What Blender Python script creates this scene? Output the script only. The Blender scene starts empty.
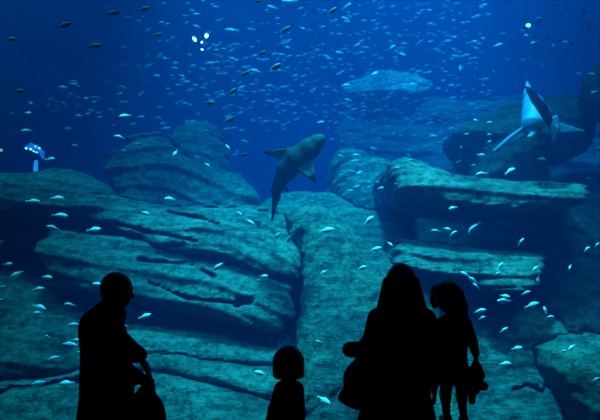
import bpy, math, random
import numpy as np
from mathutils import Vector, Matrix

S = bpy.context.scene
COL = S.collection
# ------------------------------------------------------------------ camera
F = 560.0                      # focal length in pixels of the 600 x 420 frame
CAM = (0.0, 0.0, 1.6)
PITCH = math.atan(65.0 / F)
cd = bpy.data.cameras.new('camera')
cd.sensor_width = 36.0
cd.lens = 36.0 * F / 600.0
cd.clip_start = 0.05
cd.clip_end = 200
cam = bpy.data.objects.new('camera', cd)
cam.location = CAM
cam.rotation_euler = (math.pi / 2 + PITCH, 0, 0)
COL.objects.link(cam)
S.camera = cam
# ------------------------------------------------------------------ view, world, lights
S.view_settings.view_transform = 'Standard'
S.view_settings.look = 'None'
S.view_settings.gamma = 1.0
S.view_settings.use_curve_mapping = False
S.view_settings.exposure = 0.0
S.cycles.use_denoising = True
S.cycles.max_bounces = 6
S.cycles.diffuse_bounces = 2
S.cycles.glossy_bounces = 2
S.cycles.transmission_bounces = 2
S.cycles.volume_bounces = 1
S.cycles.transparent_max_bounces = 12
S.cycles.sample_clamp_indirect = 4.0
S.cycles.caustics_reflective = False
S.cycles.caustics_refractive = False
W = bpy.data.worlds.new('world')
S.world = W
W.use_nodes = True
W.node_tree.nodes['Background'].inputs[0].default_value = (0.0, 0.45, 0.75, 1)
W.node_tree.nodes['Background'].inputs[1].default_value = 0.15

def spot(loc, target, power, color, size=0.4, angle=80, blend=0.8):
    d = bpy.data.lights.new('tank_or_fill_light', 'SPOT')
    d.energy = power
    d.color = color
    d.spot_size = math.radians(angle)
    d.spot_blend = blend
    d.shadow_soft_size = size
    o = bpy.data.objects.new('tank_or_fill_light', d)
    o.location = loc
    o.rotation_euler = (Vector(target) - Vector(loc)).to_track_quat('-Z', 'Y').to_euler()
    COL.objects.link(o)
    return o
# tank lamps high up, plus unseen fill spots added to brighten dim parts
SURF = 17.0
LC = (0.14, 0.84, 1.0)
for loc, tgt, pw, col, ang in [
    ((0.9, 6.2, 12.4), (0.9, 9.0, 0.0), 23000, LC, 52),
    ((-5.0, 7.5, 12.4), (-4.0, 10.5, 1.0), 2300, LC, 70),
    ((4.6, 7.5, 12.4), (3.6, 10.0, 0.5), 4200, LC, 66),
    ((2.5, 12.0, 12.4), (3.0, 18.0, 3.0), 2400, (0.25, 0.7, 1.0), 95),
    ((-2.5, 13.0, 12.4), (-1.0, 19.0, 4.0), 3000, (0.25, 0.7, 1.0), 95),
    ((6.8, 13.0, 12.4), (7.4, 19.0, 4.0), 4200, (0.25, 0.7, 1.0), 90),  # added to lighten the water on the right
    ((-5.2, 9.4, 12.4), (-3.8, 13.0, 2.0), 3600, LC, 75),  # added to brighten the left boulders
    ((6.2, 5.9, 7.0), (4.2, 6.6, 0.0), 950, LC, 50),  # added low spot that brightens the corner boulder
    ((-4.6, 5.8, 6.6), (-3.2, 8.0, 0.0), 460, LC, 75),  # added row by the window, brightens near fish and rock fronts
    ((-1.5, 5.8, 6.6), (-1.0, 8.0, 0.0), 640, LC, 75),
    ((1.6, 5.8, 6.6), (1.0, 8.0, 0.0), 850, LC, 75),
    ((4.4, 5.8, 6.6), (3.4, 8.0, 0.0), 420, LC, 75),
]:
    spot(loc, tgt, pw, col, 0.5, ang)
# water optics (absorbs red first, then green; scatters blue)
WSC = (0.02, 0.30, 1.0, 1); WSD = 0.028; WAN = 0.1
WAC = (0.0, 0.82, 0.955, 1); WAD = 0.26
# ------------------------------------------------------------------ helpers
def at(px, py, Y):
    """world point seen at pixel (px, py) at distance Y in front of the camera"""
    u = (px - 300.0) / F
    v = (210.0 - py) / F
    dy = math.cos(PITCH) - v * math.sin(PITCH)
    dz = math.sin(PITCH) + v * math.cos(PITCH)
    k = Y / dy
    return Vector((u * k, Y, CAM[2] + dz * k))

def tag(o, label=None, cat=None, group=None, kind=None):
    if label: o['label'] = label
    if cat: o['category'] = cat
    if group: o['group'] = group
    if kind: o['kind'] = kind
    return o

def empty(name, loc=(0, 0, 0)):
    o = bpy.data.objects.new(name, None)
    o.empty_display_size = 0.1
    o.location = loc
    COL.objects.link(o)
    return o

def obj(name, verts, faces, mat, parent=None, smooth=True, origin=None):
    me = bpy.data.meshes.new(name)
    v = np.asarray(verts, dtype=float)
    base = Vector((0, 0, 0))
    if parent is None:
        if origin is None:
            lo, hi = v.min(0), v.max(0)
            base = Vector(((lo[0] + hi[0]) / 2, (lo[1] + hi[1]) / 2, lo[2]))
        else:
            base = Vector(origin)
    else:
        p = parent
        while p is not None:
            base += Vector(p.location)
            p = p.parent
    v = v - np.array(base)
    me.from_pydata(v.tolist(), [], faces if isinstance(faces, list) else faces.tolist())
    if smooth:
        me.polygons.foreach_set('use_smooth', [True] * len(me.polygons))
    for m in (mat if isinstance(mat, (list, tuple)) else [mat]):
        me.materials.append(m)
    me.update()
    o = bpy.data.objects.new(name, me)
    COL.objects.link(o)
    if parent is None:
        o.location = base
    else:
        o.parent = parent
    return o

def box(lo, hi):
    x0, y0, z0 = lo; x1, y1, z1 = hi
    v = [(x0,y0,z0),(x1,y0,z0),(x1,y1,z0),(x0,y1,z0),(x0,y0,z1),(x1,y0,z1),(x1,y1,z1),(x0,y1,z1)]
    f = [(0,3,2,1),(4,5,6,7),(0,1,5,4),(1,2,6,5),(2,3,7,6),(3,0,4,7)]
    return v, f

def merge(*parts):
    V, Fc = [], []
    for v, f in parts:
        n = len(V)
        V += [tuple(p) for p in v]
        Fc += [tuple(i + n for i in q) for q in f]
    return V, Fc

# value noise on arrays
def _hash(i, j, k, seed):
    h = (i * 374761393 + j * 668265263 + k * 2147483647 + seed * 974634777) & 0xffffffff
    h = ((h ^ (h >> 13)) * 1274126177) & 0xffffffff
    return ((h ^ (h >> 16)) & 0xffff) / 65535.0

def vnoise(x, y, z, seed=0):
    xi = np.floor(x).astype(np.int64); yi = np.floor(y).astype(np.int64); zi = np.floor(z).astype(np.int64)
    fx = x - xi; fy = y - yi; fz = z - zi
    fx = fx*fx*(3-2*fx); fy = fy*fy*(3-2*fy); fz = fz*fz*(3-2*fz)
    r = 0
    for a in (0, 1):
        wa = fx if a else 1-fx
        for b in (0, 1):
            wb = fy if b else 1-fy
            for c in (0, 1):
                wc = fz if c else 1-fz
                r = r + wa*wb*wc*_hash(xi+a, yi+b, zi+c, seed)
    return r*2-1

def fbm(x, y, z, octs=4, seed=0):
    r = 0; a = 1.0; t = 0
    for o in range(octs):
        r = r + a*vnoise(x, y, z, seed+o*17); t += a
        a *= 0.5; x = x*2.03; y = y*2.03; z = z*2.03
    return r/t

# surface nets: a smooth closed mesh around the region where the field is negative
def surface_nets(D, lo, h):
    nx, ny, nz = D.shape
    s = D < 0
    c = np.zeros((nx-1, ny-1, nz-1), int)
    for a in (0, 1):
        for b in (0, 1):
            for g in (0, 1):
                c += s[a:nx-1+a, b:ny-1+b, g:nz-1+g]
    act = (c > 0) & (c < 8)
    I = np.argwhere(act)
    idx = -np.ones(act.shape, np.int64)
    idx[act] = np.arange(len(I))
    acc = np.zeros((len(I), 3)); cnt = np.zeros(len(I))
    cor = [(a, b, g) for a in (0, 1) for b in (0, 1) for g in (0, 1)]
    for p in range(8):
        for q in range(p+1, 8):
            P, Q = cor[p], cor[q]
            if sum(abs(P[i]-Q[i]) for i in range(3)) != 1: continue
            d0 = D[I[:,0]+P[0], I[:,1]+P[1], I[:,2]+P[2]]
            d1 = D[I[:,0]+Q[0], I[:,1]+Q[1], I[:,2]+Q[2]]
            m = (d0 < 0) != (d1 < 0)
            t = np.where(m, d0/np.where(m, d0-d1, 1), 0)
            for ax in range(3):
                acc[:, ax] += np.where(m, P[ax] + t*(Q[ax]-P[ax]), 0)
            cnt += m
    V = (I + acc/cnt[:, None])*h + np.array(lo)
    Q = []
    for ax in range(3):
        sl0 = [slice(None)]*3; sl1 = [slice(None)]*3
        sl0[ax] = slice(0, -1); sl1[ax] = slice(1, None)
        A = s[tuple(sl0)]; B = s[tuple(sl1)]
        E = np.argwhere(A != B)
        o1, o2 = [i for i in range(3) if i != ax]
        E = E[(E[:, o1] > 0) & (E[:, o2] > 0) & (E[:, o1] < D.shape[o1]-1) & (E[:, o2] < D.shape[o2]-1)]
        if not len(E): continue
        def cell(d1, d2):
            e = E.copy(); e[:, o1] -= d1; e[:, o2] -= d2
            return idx[e[:,0], e[:,1], e[:,2]]
        q = np.stack([cell(0,0), cell(1,0), cell(1,1), cell(0,1)], 1)
        ins = A[E[:,0], E[:,1], E[:,2]]
        flip = ins if ax != 1 else ~ins
        q[~flip] = q[~flip][:, ::-1]
        Q.append(q)
    return V, np.concatenate(Q)

def poly_sdf(P, X, Z):
    """signed distance (negative inside) from arrays X, Z to polygon P"""
    d = np.full(X.shape, 1e9); ins = np.zeros(X.shape, bool)
    n = len(P)
    for i in range(n):
        ax, az = P[i]; bx, bz = P[(i+1) % n]
        ex, ez = bx-ax, bz-az
        wx, wz = X-ax, Z-az
        t = np.clip((wx*ex+wz*ez)/(ex*ex+ez*ez+1e-12), 0, 1)
        d = np.minimum(d, (wx-t*ex)**2+(wz-t*ez)**2)
        c = ((az > Z) != (bz > Z)) & (X < (bx-ax)*(Z-az)/(bz-az+1e-12)+ax)
        ins ^= c
    return np.where(ins, -1, 1)*np.sqrt(d)

def smooth_poly(P, n=2):
    for _ in range(n):
        Q = []
        for i in range(len(P)):
            a, b = P[i], P[(i+1) % len(P)]
            Q.append((a[0]*.75+b[0]*.25, a[1]*.75+b[1]*.25))
            Q.append((a[0]*.25+b[0]*.75, a[1]*.25+b[1]*.75))
        P = Q
    return P

def rock_mesh(poly, Y, T, lean=(0, .4), R=.5, amp=.12, dip=-6, ledge=.10, layer=.35, seed=1, cpx=2.0, freq=1.0, cuts=(), lw=.4, carve=True):
    h = Y/F*cpx
    pc = (sum(p[0] for p in poly)/len(poly), sum(p[1] for p in poly)/len(poly))
    C = at(pc[0], pc[1], Y)
    def conv(pts):
        out = []
        for (px, py) in pts:
            y = Y
            for _ in range(8):
                w = at(px, py, max(y-T/2+.6*R, 5.7))
                y = y*.5 + .5*(Y + lean[0]*(w.x-C.x) + lean[1]*(w.z-C.z))
            out.append((w.x, w.z))
        return out
    P = conv(smooth_poly(poly, 1))
    xs = [p[0] for p in P]; zs = [p[1] for p in P]
    m = amp+ledge+3*h
    x0, x1, z0, z1 = min(xs)-m, max(xs)+m, min(zs)-m, max(zs)+m
    ys = [Y + lean[0]*(x-C.x) + lean[1]*(z-C.z) for x in (x0, x1) for z in (z0, z1)]
    y0, y1 = min(ys)-T/2-m, max(ys)+T/2+m
    X = np.arange(x0, x1, h); Yg = np.arange(y0, y1, h); Z = np.arange(z0, z1, h)
    XX, ZZ = np.meshgrid(X, Z, indexing='ij')
    d2 = poly_sdf(P, XX, ZZ)[:, None, :]
    yc = (Y + lean[0]*(XX-C.x) + lean[1]*(ZZ-C.z))[:, None, :]
    dy = np.abs(Yg[None, :, None]-yc)-T/2
    a = d2+R; b = dy+R
    D = np.sqrt(np.maximum(a, 0)**2+np.maximum(b, 0)**2)+np.minimum(np.maximum(a, b), 0)-R
    near = np.abs(D) < (amp+ledge)*1.2+2*h
    i, j, k = np.nonzero(near)
    x = X[i]; y = Yg[j]; z = Z[k]
    t = math.radians(dip)
    s_ = x*math.cos(t)+z*math.sin(t); n_ = -x*math.sin(t)+z*math.cos(t) + .25*(y-Y)*.3
    f = freq
    big = fbm(s_*.55*f, y*.55*f, n_*.8*f, 3, seed)
    lay = fbm(s_*.5*f, y*.8*f, n_*3.2*f, 4, seed+50)
    ph = n_/layer + .9*vnoise(s_*.6*f, y*.6*f, n_*.5*f, seed+90)
    fr = ph-np.floor(ph)
    band = vnoise(ph*1.3, s_*.15, y*.15, seed+33)
    u_ = fr*2*math.pi
    saw = .3*np.sin(u_)+.2*np.sin(2*u_+1)+.12*np.sin(3*u_)-.5*np.exp(-((fr-.5)/.06)**2)*np.clip(.25+2.2*vnoise(s_*.45, y*.3, np.floor(ph)*3.7, seed+44), 0, 1) + band*.9
    fine = fbm(s_*5*f, y*5*f, n_*7*f, 3, seed+70)
    D[i, j, k] -= amp*(big*.85+lay*lw+fine*.38)+ledge*(saw-.15)
    for (cp, cr, cdepth) in cuts:      # crevices along a line on the front face
        q = conv(cp); dd = np.full(XX.shape, 9.0)
        for (ax, az), (bx, bz) in zip(q[:-1], q[1:]):
            ex, ez = bx-ax, bz-az
            tt = np.clip(((XX-ax)*ex+(ZZ-az)*ez)/(ex*ex+ez*ez+1e-9), 0, 1)
            dd = np.minimum(dd, np.sqrt((XX-ax-tt*ex)**2+(ZZ-az-tt*ez)**2))
        dd = dd + cr*.7*vnoise(XX*4, ZZ*4, 0*XX, seed+5)
        D = np.maximum(D, -np.maximum((dd-cr)[:, None, :], Yg[None, :, None]-yc+T/2-.16-amp))
    # neighbouring rocks meet without running into each other
    lo = np.array((x0, y0, z0)); hi = lo+np.array(D.shape)*h
    for (E, el, eh) in ROCKS if carve else ():
        eu = el+(np.array(E.shape)-1.01)*eh
        a0 = np.ceil((np.maximum(lo, el)-lo)/h).astype(int); a1 = np.floor((np.minimum(hi, eu)-lo)/h).astype(int)
        a1 = np.minimum(a1, np.array(D.shape)-1)
        if (a1 <= a0).any(): continue
        ax = [((lo[q]+np.arange(a0[q], a1[q])*h)-el[q])/eh for q in range(3)]
        ii = [np.clip(np.floor(a).astype(int), 0, E.shape[q]-2) for q, a in enumerate(ax)]
        ff = [a-b for a, b in zip(ax, ii)]
        v = 0
        for p in (0, 1):
            for q in (0, 1):
                for r in (0, 1):
                    w = (ff[0] if p else 1-ff[0])[:, None, None]*(ff[1] if q else 1-ff[1])[None, :, None]*(ff[2] if r else 1-ff[2])[None, None, :]
                    v = v+w*E[np.ix_(ii[0]+p, ii[1]+q, ii[2]+r)]
        sl = tuple(slice(a0[q], a1[q]) for q in range(3))
        D[sl] = np.maximum(D[sl], .02-v)
    ROCKS.append((D, lo, h))
    V, Q = surface_nets(D, (x0, y0, z0), h)
    return V, Q
ROCKS = []

# ------------------------------------------------------------------ materials
def new_mat(name):
    m = bpy.data.materials.new(name); m.use_nodes = True
    nt = m.node_tree
    return m, nt, nt.nodes['Principled BSDF']

def plain(name, col, rough=.6, metal=0, spec=.3, noise=0.0):
    m, nt, b = new_mat(name)
    b.inputs['Base Color'].default_value = (*col, 1)
    b.inputs['Roughness'].default_value = rough
    b.inputs['Metallic'].default_value = metal
    b.inputs['Specular IOR Level'].default_value = spec
    if noise:
        tc = nt.nodes.new('ShaderNodeTexCoord'); n = nt.nodes.new('ShaderNodeTexNoise')
        n.inputs['Scale'].default_value = 60
        bp = nt.nodes.new('ShaderNodeBump'); bp.inputs['Strength'].default_value = noise
        nt.links.new(tc.outputs['Object'], n.inputs['Vector'])
        nt.links.new(n.outputs[0], bp.inputs['Height']); nt.links.new(bp.outputs[0], b.inputs['Normal'])
    return m

def rock_mat(name, c1, c2, c3, dip=-6, scale=1.0, crack=.5):
    m, nt, b = new_mat(name)
    N = nt.nodes.new; L = nt.links.new
    tc = N('ShaderNodeTexCoord')
    mp = N('ShaderNodeMapping'); mp.inputs['Rotation'].default_value = (0, math.radians(dip), 0)
    mp.inputs['Scale'].default_value = (.6*scale, .8*scale, 4.2*scale)
    L(tc.outputs['Object'], mp.inputs[0])
    n1 = N('ShaderNodeTexNoise'); n1.inputs['Scale'].default_value = 1.6; n1.inputs['Detail'].default_value = 9; n1.inputs['Roughness'].default_value = .65
    L(mp.outputs[0], n1.inputs['Vector'])
    n2 = N('ShaderNodeTexNoise'); n2.inputs['Scale'].default_value = .9*scale; n2.inputs['Detail'].default_value = 5
    L(tc.outputs['Object'], n2.inputs['Vector'])
    n3 = N('ShaderNodeTexNoise'); n3.inputs['Scale'].default_value = 9*scale; n3.inputs['Detail'].default_value = 7; n3.inputs['Roughness'].default_value = .7
    L(tc.outputs['Object'], n3.inputs['Vector'])
    r1 = N('ShaderNodeValToRGB'); r1.color_ramp.elements[0].position = .36; r1.color_ramp.elements[1].position = .62
    r1.color_ramp.elements[0].color = (*c1, 1); r1.color_ramp.elements[1].color = (*c2, 1)
    L(n1.outputs[0], r1.inputs[0])
    mx = N('ShaderNodeMixRGB'); r2 = N('ShaderNodeValToRGB')
    r2.color_ramp.elements[0].position = .45; r2.color_ramp.elements[1].position = .68
    L(n2.outputs[0], r2.inputs[0]); L(r2.outputs[0], mx.inputs[0]); L(r1.outputs[0], mx.inputs[1]); mx.inputs[2].default_value = (*c3, 1)
    # cracks: thin dark lines along the strata
    mp2 = N('ShaderNodeMapping'); mp2.inputs['Rotation'].default_value = (0, math.radians(dip), 0)
    mp2.inputs['Scale'].default_value = (.35*scale, .5*scale, 1.5*scale)
    dn = N('ShaderNodeVectorMath'); dn.operation = 'SCALE'; dn.inputs['Scale'].default_value = .5
    ad = N('ShaderNodeVectorMath'); ad.operation = 'ADD'
    L(n3.outputs['Color'], dn.inputs[0]); L(tc.outputs['Object'], ad.inputs[0]); L(dn.outputs[0], ad.inputs[1])
    L(ad.outputs[0], mp2.inputs[0])
    vo = N('ShaderNodeTexVoronoi'); vo.feature = 'DISTANCE_TO_EDGE'; vo.inputs['Scale'].default_value = 1.3
    L(mp2.outputs[0], vo.inputs['Vector'])
    r3 = N('ShaderNodeValToRGB'); r3.color_ramp.elements[0].position = 0; r3.color_ramp.elements[1].position = .03
    r3.color_ramp.elements[0].color = (1-crack,)*3+(1,); r3.color_ramp.elements[1].color = (1, 1, 1, 1)
    L(vo.outputs['Distance'], r3.inputs[0])
    r4 = N('ShaderNodeValToRGB'); r4.color_ramp.elements[0].position = .36; r4.color_ramp.elements[1].position = .58
    r4.color_ramp.elements[0].color = (.3, .3, .3, 1)
    L(n3.outputs[0], r4.inputs[0])
    m1 = N('ShaderNodeMixRGB'); m1.blend_type = 'MULTIPLY'; m1.inputs[0].default_value = 1
    L(mx.outputs[0], m1.inputs[1]); L(r3.outputs[0], m1.inputs[2])
    m2 = N('ShaderNodeMixRGB'); m2.blend_type = 'MULTIPLY'; m2.inputs[0].default_value = 1
    L(m1.outputs[0], m2.inputs[1]); L(r4.outputs[0], m2.inputs[2])
    L(m2.outputs[0], b.inputs['Base Color'])
    b.inputs['Roughness'].default_value = .9; b.inputs['Specular IOR Level'].default_value = .15
    s1 = N('ShaderNodeMath'); s1.operation = 'MULTIPLY'; s1.inputs[1].default_value = .8
    L(n3.outputs[0], s1.inputs[0])
    s2 = N('ShaderNodeMath'); s2.operation = 'ADD'; L(n1.outputs[0], s2.inputs[0]); L(s1.outputs[0], s2.inputs[1])
    s3 = N('ShaderNodeMath'); s3.operation = 'ADD'; L(s2.outputs[0], s3.inputs[0])
    s4 = N('ShaderNodeMath'); s4.operation = 'MULTIPLY'; s4.inputs[1].default_value = .3; L(r3.outputs[0], s4.inputs[0]); L(s4.outputs[0], s3.inputs[1])
    bp = N('ShaderNodeBump'); bp.inputs['Strength'].default_value = .8; bp.inputs['Distance'].default_value = .16
    L(s3.outputs[0], bp.inputs['Height']); L(bp.outputs[0], b.inputs['Normal'])
    return m

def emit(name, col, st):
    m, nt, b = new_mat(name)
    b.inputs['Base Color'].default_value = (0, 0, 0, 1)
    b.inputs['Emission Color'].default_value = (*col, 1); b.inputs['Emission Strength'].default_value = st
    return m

M_ROCK = rock_mat('lit_strata_rock', (.05, .072, .06), (.175, .225, .18), (.22, .27, .20), -8)
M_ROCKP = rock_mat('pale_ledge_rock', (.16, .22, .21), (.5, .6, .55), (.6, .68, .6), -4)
M_ROCKF = rock_mat('far_reef_rock', (.05, .08, .08), (.13, .18, .16), (.15, .2, .18), -8)
M_ROCK2 = rock_mat('mottled_rock', (.07, .10, .09), (.16, .205, .155), (.23, .28, .18), 20, 1.4, .4)
M_ROCKD = rock_mat('shaded_rock', (.02, .028, .025), (.05, .055, .045), (.065, .07, .06), 5, 1.0, .3)  # darker rock colour with the shade of unlit boulders put into it
M_SAND = rock_mat('tank_floor_gravel', (.10, .12, .10), (.2, .23, .19), (.2, .22, .2), 0, 2.0, .1)
M_WALL = plain('blue_painted_tank_wall', (.02, .09, .25), .9, noise=.1)
M_ROOM = plain('black_painted_room', (.012, .012, .014), .9, noise=.1)

# ------------------------------------------------------------------ tank and room
GX0, GX1, GY, GZ0 = -10.0, 10.0, 5.2, 0.0
TX, TB, TF = 15.0, 27.0, -3.0
def struct(name, parts, m, smooth=False):
    v, f = merge(*parts)
    return tag(obj(name, v, f, m, smooth=smooth), kind='structure')
struct('floor', [box((-10, -3, -.2), (10, GY, 0))], M_ROOM)
struct('ceiling', [box((-10, -3, 6.0), (10, GY-.01, 6.2))], M_ROOM)
struct('wall_left', [box((-10.2, -3, 0), (-10, GY-.01, 6.0))], M_ROOM)
struct('wall_right', [box((10, -3, 0), (10.2, GY-.01, 6.0))], M_ROOM)
struct('wall_rear', [box((-10.2, -3.2, 0), (10.2, -3, 6.0))], M_ROOM)
# the front of the tank below, above and beside the window
struct('wall_front', [box((-TX, GY, TF), (TX, GY+.3, 0.12)), box((-TX, GY, 5.4), (TX, GY+.3, SURF+.4)),
                      box((-TX, GY, .12), (-8, GY+.3, 5.4)), box((8, GY, .12), (TX, GY+.3, 5.4))], M_ROOM)
struct('tank_wall_back', [box((-TX, TB, TF), (TX, TB+.3, SURF+.4))], M_WALL)
struct('tank_wall_left', [box((-TX-.3, GY, TF), (-TX, TB, SURF+.4))], M_WALL)
struct('tank_wall_right', [box((TX, GY, TF), (TX+.3, TB, SURF+.4))], M_WALL)
struct('tank_floor', [box((-TX, GY, TF-.3), (TX, TB, TF))], M_SAND)
# acrylic window
m, nt, b = new_mat('clear_acrylic')
nt.nodes.remove(b)
tr = nt.nodes.new('ShaderNodeBsdfTransparent'); tr.inputs[0].default_value = (.97, .99, 1, 1)
gl = nt.nodes.new('ShaderNodeBsdfGlossy'); gl.inputs['Roughness'].default_value = .02
mxs = nt.nodes.new('ShaderNodeMixShader'); mxs.inputs[0].default_value = .03
nt.links.new(tr.outputs[0], mxs.inputs[1]); nt.links.new(gl.outputs[0], mxs.inputs[2])
nt.links.new(mxs.outputs[0], nt.nodes['Material Output'].inputs['Surface'])
struct('window_1', [box((-8, GY+.02, .12), (8, GY+.28, 5.4))], m)
# water
m, nt, b = new_mat('tank_water')
nt.nodes.remove(b)
sc = nt.nodes.new('ShaderNodeVolumeScatter'); ab = nt.nodes.new('ShaderNodeVolumeAbsorption'); ads = nt.nodes.new('ShaderNodeAddShader')
sc.inputs['Color'].default_value = WSC; sc.inputs['Density'].default_value = WSD; sc.inputs['Anisotropy'].default_value = WAN
ab.inputs['Color'].default_value = WAC; ab.inputs['Density'].default_value = WAD
nt.links.new(sc.outputs[0], ads.inputs[0]); nt.links.new(ab.outputs[0], ads.inputs[1])
nt.links.new(ads.outputs[0], nt.nodes['Material Output'].inputs['Volume'])
m.cycles.homogeneous_volume = True
struct('water', [box((-TX+.01, GY+.31, TF+.01), (TX-.01, TB-.01, SURF))], m)
# ------------------------------------------------------------------ rocks
JOBS = []
def rock(*a, **k):
    JOBS.append((a, k))
def rock_now(label, poly, Y, T, mat=None, name='rock', **k):
    v, q = rock_mesh(poly, Y, T, **k)
    o = obj(name, v, q, mat or M_ROCK)
    return tag(o, kind='structure') if name.startswith('dark_backing') else tag(o, label, 'rock')

rock('far pale blue reef ledge dim in the haze under the fish school', [(335,118),(350,100),(420,94),(470,99),(520,93),(560,100),(640,120),(640,190),(340,175)], 19, 3, M_ROCK, lean=(0,.5), seed=3, dip=-2, amp=0.297, ledge=0.150, layer=.6, freq=.6)
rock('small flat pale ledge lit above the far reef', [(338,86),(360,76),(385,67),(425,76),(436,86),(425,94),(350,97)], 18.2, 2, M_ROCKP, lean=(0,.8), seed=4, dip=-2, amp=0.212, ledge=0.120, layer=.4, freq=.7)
rock('domed boulder standing highest on the left reef', [(166,140),(178,120),(200,117),(222,128),(232,165),(236,190),(200,190),(168,185)], 14, 2.2, M_ROCK, lean=(0,.5), seed=5, dip=-14, R=.8, amp=0.170, ledge=0.072)
rock('layered block of rock left of the domed boulder', [(101,158),(112,148),(135,135),(165,132),(175,150),(232,168),(250,180),(262,200),(240,225),(120,215),(110,190)], 12.6, 2.6, M_ROCK, lean=(0,.35), seed=6, dip=-12, R=.4, amp=0.128, ledge=0.096, layer=.4)
rock('smooth low hump at the far left below the blue glow', [(-60,180),(-20,172),(20,173),(60,167),(90,176),(115,192),(118,215),(-60,215)], 12.2, 3, M_ROCK, lean=(0,.9), seed=7, dip=-8, R=.7, amp=0.102, ledge=0.036)
rock('broken pale rock right behind the central shark', [(330,152),(345,142),(372,150),(400,158),(420,190),(415,240),(345,235),(335,190)], 12.0, 2.2, M_ROCK, lean=(.1,.5), seed=8, dip=30, R=.5, amp=0.238, ledge=0.072)
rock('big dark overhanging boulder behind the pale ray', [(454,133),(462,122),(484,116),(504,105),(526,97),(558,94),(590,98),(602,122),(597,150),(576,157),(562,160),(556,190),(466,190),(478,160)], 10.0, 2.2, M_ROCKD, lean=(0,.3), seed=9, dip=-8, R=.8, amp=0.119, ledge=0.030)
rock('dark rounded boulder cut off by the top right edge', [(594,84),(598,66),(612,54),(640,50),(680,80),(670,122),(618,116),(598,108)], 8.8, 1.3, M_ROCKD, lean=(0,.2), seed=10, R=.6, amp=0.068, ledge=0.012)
# left formation
rock('dark filler added behind the left reef so its clefts look dark', [(-120,195),(20,200),(150,215),(300,215),(320,420),(-120,420)], 13, 3, M_ROCKD, name='dark_backing_1', lean=(0,.1), seed=11, amp=0.170, cpx=5)  # backing rock added to keep the clefts dark
rock('long upper slab of the left reef with ragged parallel layers', [(-90,166),(0,170),(60,188),(110,194),(160,203),(215,206),(262,205),(300,215),(308,250),(292,285),(220,262),(150,246),(118,228),(90,219),(40,214),(-90,210)], 10.4, 2.6, M_ROCK, lean=(.05,.75), seed=12, dip=-9, R=.35, amp=0.136, ledge=0.090, layer=.34,
     cuts=[([(168,212),(200,218),(222,226)], .026, 0), ([(110,222),(150,232),(200,242)], .026, 0)])
rock('jutting block with a squared left end over the left cleft', [(38,246),(44,233),(60,231),(100,238),(126,234),(170,244),(230,258),(296,262),(296,338),(240,330),(190,320),(140,308),(105,296),(70,286),(42,272)], 9.6, 2.2, M_ROCK, lean=(0,.6), seed=13, dip=-10, R=.35, amp=0.111, ledge=0.072, layer=.36,
     cuts=[([(140,260),(165,262),(190,264),(215,276)], .026, 0), ([(150,282),(190,298),(232,302)], .026, 0), ([(237,304),(243,300),(250,300)], .06, 0)])
rock('dim lower bank at the far left beneath the clefts', [(-90,262),(-20,262),(20,275),(50,290),(100,302),(140,312),(200,322),(260,330),(300,335),(300,392),(200,380),(100,385),(40,385),(-90,390)], 9.3, 2.0, M_ROCK, lean=(0,.8), seed=14, dip=-6, R=.5, amp=0.102, ledge=0.048)
rock('sloping shelf at the bottom left, the half above the long crack', [(-90,392),(20,384),(60,374),(100,362),(150,346),(190,352),(240,366),(300,376),(335,392),(335,425),(300,413),(250,399),(200,385),(150,370),(100,380),(-90,402)], 8.3, 1.6, M_ROCK, lean=(0,1.2), seed=15, dip=-14, R=.3, amp=.08, ledge=.03, layer=.45)
rock('sloping shelf at the bottom left, the half below the long crack', [(-90,400),(60,388),(100,378),(150,370),(200,386),(250,400),(300,414),(335,428),(335,520),(-90,520)], 7.7, 1.6, M_ROCK, lean=(0,.9), seed=25, dip=-14, R=.3, amp=.08, ledge=.04, layer=.45)
rock('broad pitted buttress of rock behind the long-haired woman', [(284,222),(300,205),(325,206),(350,222),(392,246),(425,262),(448,290),(455,330),(470,440),(470,540),(288,540),(292,440),(298,340),(300,270)], 9.0, 2.8, M_ROCK2, lean=(0,.65), seed=16, dip=30, R=.6, amp=0.170, ledge=0.030)
rock('smooth slope of rock rising under the central shark', [(215,225),(240,206),(275,194),(310,192),(335,186),(372,196),(400,205),(425,245),(430,295),(330,290),(255,290)], 11.4, 2.6, M_ROCK2, lean=(0,.9), seed=17, dip=-24, lw=.6, R=.7, amp=0.2, ledge=0.030)
# right formation
rock('dark filler added behind the right-hand slabs so the cave looks dark', [(395,185),(640,185),(640,420),(400,420)], 12.6, 2.0, M_ROCKD, name='dark_backing_2', lean=(0,.1), seed=18, amp=0.170, cpx=5)  # backing rock added to keep the cave dark
rock('long log-like slab roofing the dark cave on the right', [(384,162),(404,150),(425,158),(450,172),(500,180),(548,180),(575,180),(596,186),(596,206),(575,208),(550,210),(500,208),(455,204),(420,196),(398,186)], 9.6, 2.6, M_ROCK, lean=(0,1.25), seed=19, dip=-4, R=.35, amp=0.119, ledge=0.072, layer=.28)
rock('tapering slab with a blunt right end below the dark cave', [(396,240),(420,238),(450,242),(490,248),(528,250),(546,258),(542,271),(528,286),(514,291),(480,280),(440,272),(400,268)], 8.8, 1.8, M_ROCK, lean=(0,1.2), seed=31, dip=-8, R=.3, amp=0.085, ledge=0.072, layer=.22)
rock('lower right bank of rock between the girl and the bright boulder', [(440,300),(470,302),(520,306),(570,318),(600,322),(660,330),(660,520),(440,520)], 8.4, 1.8, M_ROCK, lean=(0,.7), seed=21, dip=6, R=.4, amp=0.136, ledge=0.042,
     cuts=[([(508,386),(522,382),(536,388),(545,378)], .026, 0)])
rock('shadowy rock column at the right edge', [(552,200),(578,178),(600,165),(660,160),(660,440),(560,440),(545,390),(548,300),(556,250)], 9.2, 1.8, M_ROCKD, lean=(0,.6), seed=22, dip=-30, R=.5, amp=0.170, ledge=0.048)
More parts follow.
